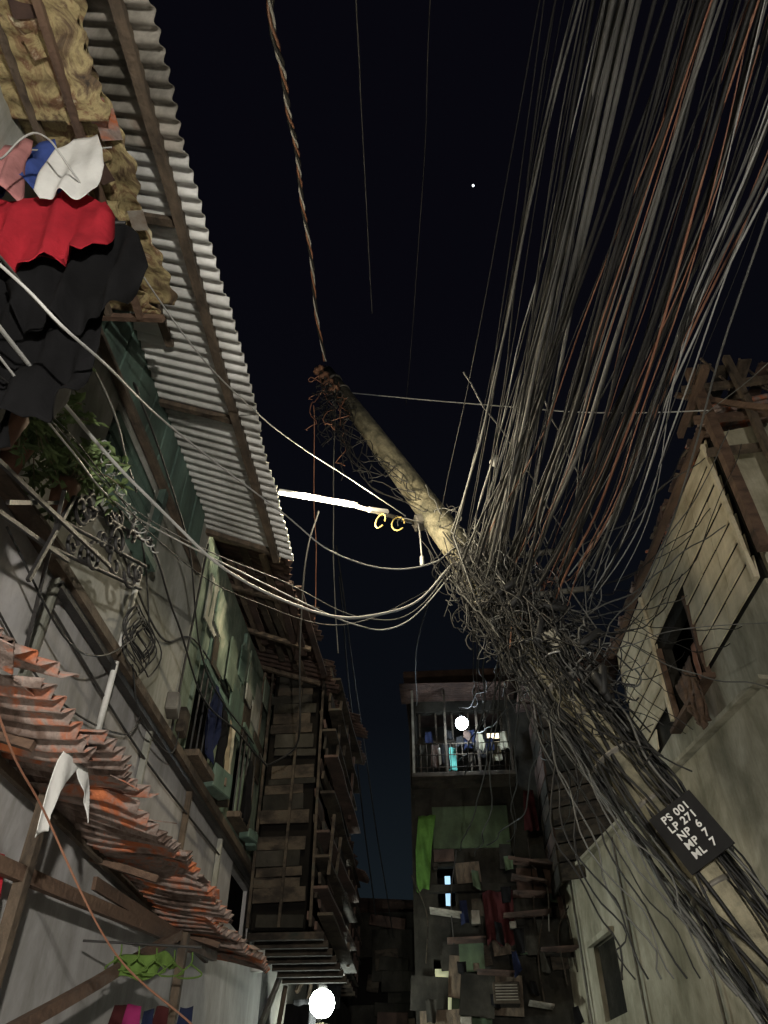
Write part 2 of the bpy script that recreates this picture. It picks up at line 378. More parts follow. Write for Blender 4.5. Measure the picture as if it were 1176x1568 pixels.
for i in range(11):
    r=R.uniform(.11,.2); c=V((-1.80+R.uniform(-.02,.03),3.94+R.uniform(-.08,.08),4.15+R.uniform(-.07,.07)));t0=R.uniform(0,6.28);tn=R.uniform(4,9)
    ln.append(([c+V((.02*math.sin(3*t),r*math.cos(t)*1.15,r*math.sin(t)*.8)) for t in [t0+tn*k/40 for k in range(41)]],.0048))
ln.append((smooth_pts([(-1.8,3.1,4.6),(-1.8,3.6,4.7),(-1.8,4.05,4.3)]),.0055))
ln.append((smooth_pts([(-1.75,2.3,3.7),(-1.7,2.9,3.55),(-1.75,3.4,3.75),(-1.8,3.85,4.15)]),.0055))
ln.append((smooth_pts([(-1.8,3.9,4.0),(-1.8,4.2,3.8),(-1.8,4.8,3.85),(-1.8,4.9,4.1)]),.0055))
cables(TA,'loops',ln,M['cblack'])

# ------------------------------------------------------------------ rusted lower awning
RA=root('rusted_awning')
y=0.6; k=0
while y<6.6:
    L_=R.uniform(.4,.7)
    dz=R.uniform(-.025,.025)
    corr(RA,'rusted_sheet',y,y+L_+.08,-1.97,3.06+dz,-1.34+R.uniform(-.05,.04),2.92+dz+R.uniform(-.02,.02),M['rust'],pitch=.085,amp=.019,jit=.06,wav=.07,seed=20+k)
    y+=L_; k+=1
for y in (1.0,2.6,4.2,5.6):
    beam(RA,'awning_rafter',(-1.9,y,2.99),(-1.52,y+.03,2.88),.03,.035,M['wood2'])
beam(RA,'awning_purlin_in',(-1.84,.6,2.97),(-1.84,6.5,2.98),.03,.04,M['wood'])
beam(RA,'front_beam',(-1.76,2.2,2.50),(-1.70,6.2,2.94),.04,.06,M['wood2'])
beam(RA,'brace',(-1.62,3.2,2.05),(-1.60,5.0,2.80),.035,.05,M['wood2'])
beam(RA,'post',(-1.74,3.25,0),(-1.74,3.25,2.95),.05,.05,M['wood'])
beam(RA,'post_far',(-1.66,5.3,0),(-1.66,5.3,2.88),.05,.05,M['wood'])
box(RA,'plank',(-1.74,4.7,2.84),(.02,1.5,.06),M['wood2'],rot=(.07,0,0))
for i in range(12):
    y=R.uniform(1.8,6.2); box(RA,'loose_scrap',(-1.36+R.uniform(-.08,.03),y,2.93),(R.uniform(.06,.16),R.uniform(.06,.2),.005),M[R.choice(['rust','rust','rustdark'])],rot=(R.uniform(-.3,.3),R.uniform(.1,.5),R.uniform(-.4,.4)))
wt=root('white_rag')
cloth(wt,'rag',[(2.90,2.68,2.84),(2.84,2.66,2.79),(2.72,2.65,2.72),(2.62,2.655,2.705),(2.56,2.66,2.715)],-1.42,M['clwhite'],.008,3,'y')
cloth(wt,'rag_tail',[(2.90,2.78,2.88),(2.85,2.84,2.93),(2.80,2.90,2.97),(2.74,2.94,3.01)],-1.41,M['clwhite'],.008,4,'y')
BL=root('doorway_laundry')
cloth(BL,'green_top',[(2.52,-1.66,-1.40),(2.47,-1.66,-1.34),(2.42,-1.60,-1.36)],4.2,M['green'],.03,2)
for i,(mm,a,b,zt,zb) in enumerate([('magenta',-1.52,-1.46,2.30,2.1),('navy',-1.45,-1.40,2.28,2.05),('maroon',-1.40,-1.34,2.29,2.1),('maroon',-1.62,-1.55,2.32,2.12),('navy',-1.30,-1.24,2.32,2.0)]):
    cloth(BL,'garment',[(zt,a,b),(zb,a-.03,b+.01)],4.15+.03*i,M[mm],.02,i)
cloth(BL,'red_cloth',[(2.66,-1.86,-1.79),(2.55,-1.86,-1.76),(2.36,-1.83,-1.73)],3.15,M['red'],.01,9)
ln=[]
for i in range(5):
    a=V((-1.6+.09*i,4.12,2.50-.01*i)); ln.append((smooth_pts([a+V((0,0,.05)),a,a+V((-.06,0,-.05)),a+V((.0,0,-.06)),a+V((.06,0,-.045)),a]),.004))
cables(BL,'green_hangers',ln,M['green'])
cables(BL,'rail',[([V((-1.8,4.12,2.57)),V((-1.2,4.12,2.53))],.006)],M['iron'])
WL=root('window_laundry')
for i,(mm,a,b) in enumerate([('navy',5.4,5.6),('navy',5.62,5.72),('clblack',5.78,6.0),('stem',6.02,6.08),('rightw',6.14,6.19),('clblack',6.75,7.0)]):
    cloth(WL,'garment',[(4.72,a,b),(4.35,a,b),(4.12+R.random()*.1,a+.02,b-.02)],-1.78,M[mm],.02,i,'y')

# ------------------------------------------------------------------ far-left houses
def shanty(name,x,y0,y1,z0,z1,seed,depth=.5):
    H=root(name); rr=random.Random(seed)
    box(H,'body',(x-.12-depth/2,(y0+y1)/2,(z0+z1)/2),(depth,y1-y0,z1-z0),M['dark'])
    q=y0+.1
    while q<y1:      # floor joists under the overhang
        beam(H,'joist',(x-.15-depth,q,z0-.03),(x+.04,q,z0-.03),.05,.06,M['slum']); q+=.3
    z=z0
    while z<z1:
        h=rr.uniform(.07,.16)
        y=y0
        while y<y1:
            l=rr.uniform(.3,.9)
            box(H,'board',(x-.06+rr.uniform(-.04,.06),min(y+l/2,y1),z+h/2),(.025,l,h*rr.uniform(.7,1.05)),M[rr.choice(['slum','slum','darkwall','rustdark'])],rot=(rr.uniform(-.04,.04),rr.uniform(-.2,.2),0),bev=False)
            y+=l
        z+=h
    k=z0+.1
    while k<z1:
        beam(H,'ledge',(x+rr.uniform(.0,.08),y0-.1,k),(x+rr.uniform(.0,.08),y1,k+rr.uniform(-.03,.03)),.14,.025,M[rr.choice(['slum','rustdark','slum'])]); k+=rr.uniform(.22,.42)
    for i in range(int((y1-y0)/.25)):
        y=y0+.25*i; zz=rr.uniform(z0,z1-.4)
        beam(H,'post',(x+.07,y,zz),(x+.07+rr.uniform(-.04,.04),y,zz+rr.uniform(.3,.9)),.03,.03,M[rr.choice(['slum','slum','wood','rustdark'])])
    yy=y0-.05
    while yy<y1:
        corr(H,'roof_sheet',yy,yy+.7,x-.8,z1+.32+rr.uniform(-.03,.03),x+.12+rr.uniform(-.1,.12),z1+.02+rr.uniform(-.04,.04),M['rustdark'],pitch=.09,amp=.015,jit=.05,seed=seed+int(yy*10)); yy+=.66
    z=z0
    while z<z1:
        h=rr.uniform(.05,.16)
        if rr.random()<.85:
            w_=depth*rr.uniform(.75,1.05); box(H,'end_board',(x-.12-depth/2+rr.uniform(-.05,.05),y0-.03-rr.uniform(0,.03),z+h/2),(w_,.02,h*.95),M[rr.choice(['slum','darkwall','slum','darkwall'])],rot=(rr.uniform(-.08,.05),rr.uniform(-.05,.05),0),bev=False)
        z+=h
    for q in (.06,.34,.62): beam(H,'upright',(x-q,y0-.09,z0),(x-q+rr.uniform(-.04,.04),y0-.09,z1),.025,.025,M['slum'])
    return H
shanty('wooden_house',-1.15,7.5,9.6,3.42,6.1,1)
shanty('wooden_house',-1.55,9.7,14.2,4.1,5.75,2,.9)
BW=root('back_wall_low')
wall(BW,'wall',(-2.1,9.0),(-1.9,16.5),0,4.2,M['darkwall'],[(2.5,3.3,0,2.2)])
for i in range(26): 
    y=R.uniform(9.1,14); z=R.uniform(2.7,3.8); k=R.random()
    if k<.5: beam(BW,'plank',(-1.95,y,z),(-1.85,y+R.uniform(-.3,.3),z+R.uniform(.1,.5)),.04,.05,M[R.choice(['slum','wood','slum','steel'])])
    else: cloth(BW,'hung_cloth',[(z+.3,-1.9+R.uniform(-.1,.1),-1.6),(z,-1.9,-1.62)],y,M[R.choice(['stem','clblack','maroon','clblack','stem'])],.02,i)
SO=root('brown_eaves')
yy=5.05; 
while yy<7.6:
    corr(SO,'eave_sheet',yy,yy+.6,-2.2,6.2+R.uniform(-.05,.05),-1.15+R.uniform(-.1,.06),5.86+R.uniform(-.06,.05),M['rustdark'],pitch=.1,amp=.014,jit=.06,seed=int(yy*9)); yy+=.5
for i in range(4):
    y=5.1+i*.75; beam(SO,'rafter',(-1.95,y,6.03),(-1.25,y+R.uniform(-.1,.1),5.80),.04,.04,M['wood'])
for i in range(8): beam(SO,'plank',(-1.2-.09*i,5.05+R.random()*.6,5.77+.035*i),(-1.2-.09*i+R.uniform(-.08,.08),6.6+R.random(),5.79+.035*i),.06,.02,M[R.choice(['wood','rustdark','slum','rustdark'])])
E2=root('distant_house')
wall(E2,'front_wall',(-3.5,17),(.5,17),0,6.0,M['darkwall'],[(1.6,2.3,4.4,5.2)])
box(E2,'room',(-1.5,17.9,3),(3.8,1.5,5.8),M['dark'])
corr(E2,'roof',16.6,18.8,-3.6,6.3,.6,6.05,M['rustdark'],seed=2)
box(E2,'grey_screen',(-1.1,16.8,5.2),(.8,.05,.9),M['darkwall'])
for i in range(26): box(E2,'plank',(R.uniform(-2.8,.2),16.85-i*.01,R.uniform(3.2,6.2)),(R.uniform(.2,.9),.05,R.uniform(.08,.4)),M[R.choice(['slum','darkwall','wood','rustdark'])],rot=(0,R.uniform(-.15,.15),0))
# ------------------------------------------------------------------ END BUILDING y=12
EB=root('concrete_house')
hl=[(.06,1.50,6.55,7.78),(.3,.55,4.75,5.3),(.2,.55,3.3,4.1),(1.9,2.5,5.2,6.1)]
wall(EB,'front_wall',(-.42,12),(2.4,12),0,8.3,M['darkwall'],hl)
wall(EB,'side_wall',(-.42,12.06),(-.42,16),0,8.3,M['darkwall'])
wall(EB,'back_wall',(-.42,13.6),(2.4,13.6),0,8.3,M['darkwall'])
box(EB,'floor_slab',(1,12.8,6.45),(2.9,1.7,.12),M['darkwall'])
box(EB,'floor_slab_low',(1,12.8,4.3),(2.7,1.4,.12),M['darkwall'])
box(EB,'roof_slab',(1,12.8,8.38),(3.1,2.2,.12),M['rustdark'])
corr(EB,'awning',11.3,12.0,-.6,7.98,1.3,7.95,M['rustdark'],seed=8)
box(EB,'balcony_floor',(.36,11.72,6.5),(1.6,.5,.07),M['slum'])
for i in range(17): tube(EB,'railing_bar',[(-.38+i*.093,11.5,6.53),(-.38+i*.093,11.5,7.0)],.006,M['slum'],6)
for z in (6.62,6.82,7.0): tube(EB,'rail',[(-.4,11.5,z),(1.12,11.5,z)],.008,M['slum'],6)
for xx,mm in ((-.40,'steel'),(1.12,'slum'),(.12,'slum'),(.62,'slum')): beam(EB,'balcony_post',(xx,11.5,6.5),(xx,11.5,7.95),.035,.035,M[mm])
for i in range(6): beam(EB,'window_mullion',(-.3+i*.27,11.96,6.6),(-.3+i*.27,11.96,7.75),.03,.03,M['slum'])
beam(EB,'window_transom',(-.35,11.95,7.25),(1.05,11.95,7.25),.03,.04,M['slum'])
for i in range(18):
    xx=R.uniform(-.35,1.0); zt=7.35-R.random()*.3; cloth(EB,'balcony_garment',[(zt,xx,xx+.10),(zt-R.uniform(.15,.4),xx-.02,xx+.12)],11.66+R.random()*.2,M[R.choice(['clblack','navy','rustdark','clblack','rightw','darkwall','clwhite','aqua'])],.02,i)
box(EB,'green_panel',(.42,11.93,5.86),(1.15,.03,.62),M['greenwall'])
box(EB,'concrete_band',(1.2,11.9,4.98),(3.0,.1,.1),M['darkwall'])
cloth(EB,'green_tarp',[(6.0,-.36,-.10),(5.5,-.42,-.18),(4.95,-.42,-.24)],11.8,M['tarp'],.03,3)
cloth(EB,'red_curtain',[(4.85,.5,.92),(4.2,.52,.9)],11.6,M['maroon'],.03,4)
cloth(EB,'red_tarp',[(6.3,1.25,1.4),(5.7,1.2,1.42)],11.7,M['maroon'],.03,5)
box(EB,'lit_window',(.03,12.15,5.0),(.08,.02,.45),emis('window_light',(.45,.75,1.0),1.0))
box(EB,'lit_doorway',(-.10,12.3,3.7),(.22,.02,.7),emis('doorway_light',(.95,1.0,.6),.3))
box(EB,'lit_pane',(.93,12.4,7.45),(.2,.02,.26),emis('pane_light',(1,.85,.6),1.8))
# unplanned additions fixed to the facade: overlapping hoardings, small awnings, boxes, cloths
for i in range(34):
    xx=R.uniform(-.3,2.1); zt=R.uniform(3.1,5.4); wd=R.uniform(.15,.55); yb=11.88-.008*i
    box(EB,'hoarding',(xx,yb,zt),(wd,.015,R.uniform(.15,.5)),M[R.choice(['slum','darkwall','rustdark','greenwall','darkwall','wood'])],rot=(0,R.uniform(-.12,.12),0),bev=False)
for i in range(9):
    xx=R.uniform(-.2,1.9); zt=R.uniform(3.4,5.4); wd=R.uniform(.3,.7); yb=11.62
    mesh_o=corr(EB,'small_awning',yb-.25,yb+.05,xx-wd/2,zt+R.uniform(-.08,.08),xx+wd/2,zt+R.uniform(-.08,.08),M[R.choice(['rustdark','zincdirty','rustdark'])],pitch=.08,amp=.012,seed=i)
for i in range(26):
    xx=R.uniform(-.35,2.1); z=R.uniform(3.1,5.5)
    if i%3==0: box(EB,'meter_box',(xx,11.56,z),(R.uniform(.05,.16),.1,R.uniform(.07,.2)),M[R.choice(['steel','slum','wood','rightw'])])
    else: cloth(EB,'hung_cloth',[(z,xx,xx+R.uniform(.05,.16)),(z-R.uniform(.12,.35),xx+.01,xx+.12)],11.5+R.uniform(-.05,.05),M[R.choice(['clblack','navy','maroon','stem','greenwall','clblack','darkwall'])],.02,i)
for i in range(9):
    xx=R.uniform(-.35,2.2); z0_=R.uniform(3,4.5); cables(EB,'pipe',[(smooth_pts([(xx,11.6,z0_),(xx+R.uniform(-.05,.05),11.6,z0_+.6),(xx+R.uniform(-.2,.2),11.62,z0_+R.uniform(.9,1.6))]),.010)],M[R.choice(['steel','iron','slum'])])
AC=root('air_conditioner'); box(AC,'case',(.70,11.55,3.60),(.34,.3,.24),M['slum'])
for i in range(6): box(AC,'louvre',(.70,11.39,3.52+i*.032),(.28,.012,.010),M['steel'],bev=False)
DS=root('wooden_shack')
for i in range(12):
    z=4.9+i*.24; beam(DS,'board',(1.55,11.0,z),(2.6,10.4,z+R.uniform(-.02,.02)),.03,.215,M[R.choice(['slum','slum','darkwall'])])
for i in range(11):
    z=4.9+i*.24; beam(DS,'side_board',(1.53,11.0,z),(1.50,11.9,z),.03,.215,M[R.choice(['slum','rustdark','darkwall'])])
corr(DS,'roof',10.3,12.2,1.3,7.7,2.9,7.9,M['rustdark'],seed=12)

# ------------------------------------------------------------------ RIGHT HOUSE
RH=root('right_house')
A=V((3.1,5.98));B=V((2.8,10.4)); dd=(B-A).normalized()
wl=(B-A).length
wall(RH,'upper_wall_mid',(A.x+.06,A.y),(B.x+.06,B.y),3,5.93,M['rightw'],[(1.65,2.8,5.85,5.93)])
wall(RH,'upper_wall',(A.x+.08,A.y),(B.x+.08,B.y),5.933,7.8,M['darkwall'],[(1.65,2.8,5.933,6.9)])
wall(RH,'front_wall',(3.14,5.93),(6.5,5.2),0,7.8,M['rightw'])
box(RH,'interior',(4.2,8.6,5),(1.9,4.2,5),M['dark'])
z=5.94
while z<7.7:
    h=.27; s=0.0
    while s<wl-.05:
        l=min(R.choice([.42,.6,.8]),wl-s)
        if s<1.62 and s+l>1.62 and z<6.85: l=1.62-s
        inwin = (s>=1.61 and s<2.83 and z<6.85)
        if not inwin and l>.03:
            a=A+dd*s; b=A+dd*(s+l-.015)
            o=beam(RH,'siding_board',(a.x-.02,a.y,z+h/2),(b.x-.02,b.y,z+h/2+R.uniform(-.008,.008)),.015,h-.010,M['siding'])
            for v in o.data.vertices:
                if v.co.z<z+h/2: v.co.x-=.024
                else: v.co.x+=R.uniform(-.002,.004)
        if inwin: l=max(l,.3)
        s+=l
    z+=h
for s in (.02,2.86):
    a=A+dd*s; beam(RH,'corner_board',(a.x-.07,a.y,5.95),(a.x-.07,a.y,7.75),.04,.06,M['siding'])
a=A-dd*.15; b=A+dd*(wl+.1)
beam(RH,'fascia',(a.x-.1,a.y,7.84),(b.x-.1,b.y,7.84),.08,.06,M['wood2'])
corr(RH,'roof',5.6,10.6,3.0,7.95,5.6,8.5,M['rust'],seed=31)
for i in range(40):
    s=R.uniform(0,wl); p=A+dd*s
    box(RH,'roof_scrap',(p.x-.12,p.y,7.90),(.10,R.uniform(.04,.2),.03),M[R.choice(['rust','rustdark','wood'])],rot=(R.uniform(-.4,.4),R.uniform(-.4,.4),0))
p=A+dd*1.65;q=A+dd*2.8
beam(RH,'window_frame',(p.x-.03,p.y,5.85),(p.x-.03,p.y,6.9),.06,.06,M['wood2'])
beam(RH,'window_frame',(q.x-.03,q.y,5.85),(q.x-.03,q.y,6.9),.06,.06,M['wood2'])
beam(RH,'window_sill',(p.x-.06,p.y-.1,5.82),(q.x-.06,q.y+.1,5.82),.14,.05,M['wood2'])
cloth(RH,'brown_blanket_on_sill',[(6.15,7.68,8.35),(5.9,7.66,8.32),(5.6,7.64,8.1),(5.35,7.66,7.9)],2.84,M['wood2'],.03,3,'y')
cloth(RH,'orange_rag',[(6.2,7.50,7.58),(6.0,7.48,7.60),(5.8,7.52,7.58)],2.84,M['cbrown'],.015,5,'y')
C=V((2.9,6.2));D=V((1.6,12.2))
wall(RH,'lower_wall',(C.x,C.y),(D.x,D.y),0,4.95,M['rightw'],[(4.2,4.9,3.2,4.0)])
wall(RH,'lower_wall_end',(C.x,C.y-.03),(3.6,5.98),0,4.95,M['rightw'])
d2=(D-C).normalized()
for s0,s1,z0,z1 in [(4.2,4.9,3.2,4.0)]:
    a=C+d2*s0;b=C+d2*s1
    beam(RH,'shutter',(a.x+.02,a.y,z0+(z1-z0)/2),(b.x+.02,b.y,z0+(z1-z0)/2),.03,(z1-z0),M['darkwall'])
    beam(RH,'lintel',(a.x-.08,a.y-.05,z1+.03),(b.x-.08,b.y+.05,z1+.03),.1,.06,M['rightw'])
a=C-d2*.1;b=C+d2*6.2
beam(RH,'ledge',(a.x-.1,a.y,4.98),(b.x-.1,b.y,4.98),.10,.04,M['rightw'])
for s in (2.0,3.6,5.2):
    p=C+d2*s; tube(RH,'pipe',[(p.x-.11,p.y,0),(p.x-.11,p.y,4.9)],.016,M['steel'],8)
box(RH,'orange_panel',(2.62,7.2,2.75),(.02,.4,.35),M['cbrown'],rot=(0,0,.21))
TF=root('timber_balcony')
beam(TF,'post',(3.02,5.62,6.0),(3.02,5.60,8.55),.10,.10,M['wood2'])
beam(TF,'post_b',(3.35,5.45,6.6),(3.35,5.4,8.5),.07,.07,M['wood'])
for z,mm in ((7.25,'wood'),(7.75,'wood2'),(8.25,'wood')):
    beam(TF,'beam',(2.88,5.66,z+.05),(5.2,5.3,z-.1),.06,.08,M[mm])
beam(TF,'tie',(2.98,6.3,8.25),(2.98,5.2,8.1),.06,.08,M['wood2'])
beam(TF,'brace',(2.92,5.9,8.5),(3.45,5.2,7.4),.05,.06,M['wood2'])
for i in range(7): beam(TF,'roof_plank',(3.1+.22*i,5.35+R.random()*.15,8.42+R.uniform(-.03,.03)),(3.1+.22*i,6.3,8.42+R.uniform(-.03,.03)),.14,.02,M[R.choice(['rustdark','wood','slum'])])
for i in range(12):
    x_=3.0+R.random()*1.3; beam(TF,'stick',(x_,5.6,8.0+R.random()*.3),(x_+R.uniform(-.25,.25),5.6+R.uniform(-.2,.2),8.5+R.random()*.2),.022,.022,M['wood'])

# ------------------------------------------------------------------ UTILITY POLE
UP=root('utility_pole')
P0=V((1.66,5.06,2.86));P1=V((-1.21,6.14,9.64)); PD=P1-P0; PDn=PD.normalized()
def pole(s): return P0+PD*s
base=pole(-2.86/PD.z)
tube(UP,'shaft',[base]+[pole(s) for s in (0,.25,.5,.75,1.0)],[.17,.150,.145,.145,.120,.088],M['concrete'],20)
for s in (.02,.1,.2,.3,.36,.42,.5,.6,.92,.96):
    p=pole(s); r=.155-.055*s+.006
    tube(UP,'steel_band',[p-PDn*.015,p+PDn*.015],r,M['steel'],20)
side=PDn.cross(V((0,1,0))).normalized()
for k,s in enumerate((.90,.925,.95,.975)):
    c=pole(s)+V((-.14,-.14,0))
    tube(UP,'insulator',[c+V((-.05,0,-.05)),c+V((-.02,0,-.02)),c,c+V((.02,0,.02)),c+V((.05,0,.05))],[.03,.055,.035,.055,.03],M['pot'],12)
tube(UP,'rack',[pole(.88)+V((-.14,-.14,0)),pole(.99)+V((-.14,-.14,0))],.015,M['steel'],8)
for s in (.30,.38,.45):
    p=pole(s)+V((R.uniform(-.1,.2),-.22,R.uniform(-.1,.1)))
    box(UP,'terminal_box',p,(.11,.07,.16),M['rightw' if s<.35 else 'iron'],rot=(.2,-.4,R.uniform(-.3,.3)))
tube(UP,'crossarm',[pole(.36)+V((-.3,-.1,.05)),pole(.36)+V((.7,-.1,.15))],.025,M['steel'],8)
tube(UP,'crossarm_b',[pole(.44)+V((-.2,-.1,.0)),pole(.44)+V((.8,-.1,.1))],.025,M['steel'],8)

# sign
SG=root('pole_number_sign')
sc=pole(.055)
yax=PDn.copy(); n_=(V((0,0,1.6))-sc).normalized(); n_=(n_-yax*n_.dot(yax)).normalized()
xax=yax.cross(n_)
ang=math.radians(2)
yax,xax=(yax*math.cos(ang)-xax*math.sin(ang)),(xax*math.cos(ang)+yax*math.sin(ang))
sc=sc+n_*.30+xax*.10-yax*.02
rotm=Matrix((xax,yax,n_)).transposed().to_4x4(); rotm.translation=sc
sign_m=mat('sign_black',[(.005,.005,.006),(.012,.012,.012)],6,.7,.1,spec=.2)
hw,hh=.155,.19
sv=[(-hw,-hh,0),(hw,-hh,0),(hw,hh,0),(-hw,hh,0),(-hw,-hh,.012),(hw,-hh,.012),(hw,hh,.012),(-hw,hh,.012)]
mesh('plate',[rotm@V(v) for v in sv],[(3,2,1,0),(4,5,6,7),(0,1,5,4),(1,2,6,5),(2,3,7,6),(3,0,4,7)],sign_m,SG)
for q in (-1,1): beam(SG,'strap',rotm@V((q*.1-.05,.12,0)),rotm@V((q*.1-.05,.12,-.16)),.02,.02,M['steel'])
tx=bpy.data.curves.new('lettering','FONT'); tx.body='PS 001\nLP 271\nNP  6\nMP  7\nML  7'; tx.size=.064; tx.align_x='CENTER'; tx.space_line=.97; tx.extrude=.0015; tx.offset=.0014; tx.space_character=1.1
tx.materials.append(M['clwhite'])
to=link(bpy.data.objects.new('lettering',tx),SG); mt=rotm.copy(); mt.translation=sc+n_*.015+yax*.11
to.matrix_world=mt

# cable trunks along pole + tangles
PC=root('pole_cable_bundle'); g={'cgrey':[],'cblack':[],'clight':[],'cbrown':[]}
for i in range(70):
    s0=R.uniform(-.38,.10); s1=R.uniform(.22,.50); ph=R.choice([R.gauss(3.0,.6),R.gauss(3.4,.6),R.gauss(.1,.6),R.gauss(1.6,1.2),R.uniform(0,6.28)]); pts=[]
    off=R.uniform(.16,.25)
    for k in range(34):
        s=s0+(s1-s0)*k/33
        an=ph+1.3*noise.noise(V((s*6,i*2.3,0)))
        o=side*math.cos(an)+PDn.cross(side)*math.sin(an)
        pts.append(pole(s)+o*(off+.08*noise.noise(V((s*14,i,4)))))
    g[R.choice(['cgrey','cblack','cblack','cblack','cgrey','cblack','clight' if i%6==0 else 'cblack'])].append((pts,R.uniform(.004,.013)))
def clampg(m,s,l): return max(m-l,min(m+l,R.gauss(m,s)))
for i in range(190):
    s=clampg(.35,.08,.18)
    c=pole(s)+V((clampg(.05,.17,.35),-.12+clampg(0,.12,.2),clampg(-.02,.12,.22)))
    r=R.uniform(.05,.20); ax1=V((R.gauss(0,1),R.gauss(0,.6),R.gauss(0,1))).normalized(); ax2=ax1.cross(V((R.random(),1,R.random()))).normalized()
    t0=R.uniform(0,6.28);tn=R.uniform(1.5,5)
    pts=[]
    for k in range(19):
        t=t0+tn*k/18; rr=r*(1+.7*noise.noise(V((t*.6,i,0))))
        pts.append(c+ax1*math.cos(t)*rr+ax2*math.sin(t)*rr*.7+nz3(t*.8,i*1.3)*.08)
    g[R.choice(['cgrey','cblack','cblack','cblack','cblack','clight' if i%3==0 else 'cblack','cgrey','cblack'])].append((pts,R.uniform(.003,.0075)))
for i in range(130):
    a=pole(R.uniform(.3,.50))+V((clampg(.1,.2,.4),-.2+clampg(0,.1,.2),0)); b=pole(R.uniform(.12,.48))+V((clampg(.15,.25,.5),-.2+clampg(0,.15,.3),0))
    g[R.choice(['cgrey','cblack','cblack','cblack'])].append((sag(a,b,R.uniform(.02,.40),18,.13,i),R.uniform(.003,.007)))
for i in range(40):
    a=pole(R.uniform(.36,.50))+V((clampg(-.12,.12,.22),-.15,0)); b=pole(R.uniform(.26,.40))+V((clampg(-.25,.12,.25),-.15+R.uniform(-.1,.1),-.1))
    g[R.choice(['cgrey','cblack','cblack','cblack'])].append((sag(a,b,R.uniform(.05,.4),18,.12,i+300),R.uniform(.003,.007)))
for k,v in g.items():
    if v: cables(PC,k,v,M[k],0)
for i in range(9):
    c=pole(R.uniform(.22,.48))+V((R.uniform(-.1,.35),-.28,R.uniform(-.1,.1))); d=V((R.uniform(-1,1),R.uniform(-.3,.3),R.uniform(-1,1))).normalized()
    tube(PC,'splice_closure',[c-d*.12,c-d*.10,c+d*.10,c+d*.12],[.012,.030,.030,.012],M['cblack'],10)
for s in (.15,.24):
    p=pole(s); tube(PC,'strap',[p-PDn*.006,p+PDn*.006],.21,M['steel'],18)

# ------------------------------------------------------------------ OVERHEAD CABLES
OC=root('overhead_cables'); g={'cgrey':[],'cblack':[],'clight':[],'cbrown':[]}
def run(xn,zn,xf,yf,zf,r,key,wob=.03,seed=0,s=.12,cs=0,cw=.0,tail=True):
    n=V((xn,1.3,zn)); f=V((xf,yf,zf)); d=(n-f)/(f.y-1.3); st=n+d*9
    pts=[]
    T=4.2/13.2
    for k in range(66):
        t=k/65; p=f.lerp(st,t); p.z-=s*math.sin(math.pi*min(1,t/T)) if t<T else 0
        near=1-min(1,t/.22)*.75
        p+=V((noise.noise(V((t*14,seed*1.7,0))),0,noise.noise(V((t*14,seed*1.7,5)))))*wob*near
        p+=V((noise.noise(V((t*6,cs*2.7,0))),0,noise.noise(V((t*6,cs*2.7,5)))))*cw
        pts.append(p)
    if tail:
        e_=pole(R.uniform(.22,.42))+V((clampg(.10,.22,.4),-.2,0)); pts=smooth_pts([e_,e_.lerp(pts[0],.5)+V((R.uniform(-.15,.15),R.uniform(-.1,.1),-R.uniform(0,.2))),pts[0]],6)[:-1]+pts
    g[key].append((pts,r))
i=0
clusters=[(1.00,.05,.40,7,.03),(1.13,.020,.48,18,.02),(1.22,.020,.56,13,.02),(1.34,.05,.64,7,.03),(1.47,.018,.72,11,.03),(1.60,.06,.88,7,.04),(1.74,.020,1.05,11,.04),(1.92,.05,1.18,7,.04),(2.10,.10,1.3,4,.04),(2.40,.2,1.42,3,.04)]
for ci,(cx,sp,fx,n,cw) in enumerate(clusters):
    zc=R.uniform(5.9,6.7)
    for k in range(n):
        i+=1
        xn=cx+R.gauss(0,sp); xf=fx+R.gauss(0,.12)
        key=R.choice(['cgrey']*4+['cblack']*6+(['clight'] if k%5==0 else ['cblack']))
        if cx>1.4 and k%4==1: key='cbrown'
        run(xn,zc+R.gauss(0,.10),xf,5.5+R.gauss(0,.15),5.55+R.gauss(.15,.28),R.choice([.0035,.005,.006,.009,.014 if key in('cgrey','cblack') else .005]),key,.07,i,R.uniform(0,.3),ci,cw*2.2,R.random()<.75)
for xn,zn,xf,zf in [(1.10,6.3,.5,6.0),(1.16,6.35,.55,6.0),(1.20,6.3,.6,6.05),(1.26,6.4,.62,6.0)]:
    i+=1; run(xn,zn,xf,5.6,zf,.019,'cgrey',.03,i,.15,1,.05)
for xn,zn,xf,zf in [(.80,6.6,.35,6.2),(.92,6.9,.3,5.9),(.72,6.3,.1,6.4),(.95,6.2,.4,5.6),(1.0,7.0,.2,6.0)]:
    i+=1; run(xn,zn,xf,5.6,zf,.004,'cblack',.03,i,.1)
for k in range(12):
    i+=1; run(1.95+R.gauss(0,.12),5.8+R.gauss(0,.1),1.40+R.gauss(0,.1),5.8,5.75+R.gauss(0,.15),R.choice([.004,.006,.008]),R.choice(['cgrey','cblack','clight','cblack']),.06,i,.1,20,.1,False)
def wire(pts,r,key,back=2.0):
    p=[V(q) for q in pts]; p=[p[0]+(p[0]-p[1])*back]+p
    q=smooth_pts(p,10)
    q=[v+nz3(j*.13,r*999,3)*.02 for j,v in enumerate(q)]
    g[key].append((q,r))
wire([(-1.24,1.13,3.68),(-1.08,1.42,3.67),(-1.18,2.32,4.31),(-.92,3.75,4.99),(-.66,4.41,5.17),(-.3,4.9,5.41),(.05,5.2,5.7),(.26,5.44,6.06)],.0065,'clight')
wire([(-1.35,1.36,3.72),(-1.37,2.13,3.99),(-1.11,3.07,4.08),(-.77,3.89,4.33),(-.47,4.57,4.72),(-.11,5.13,5.25),(.25,5.50,5.95)],.010,'clight')
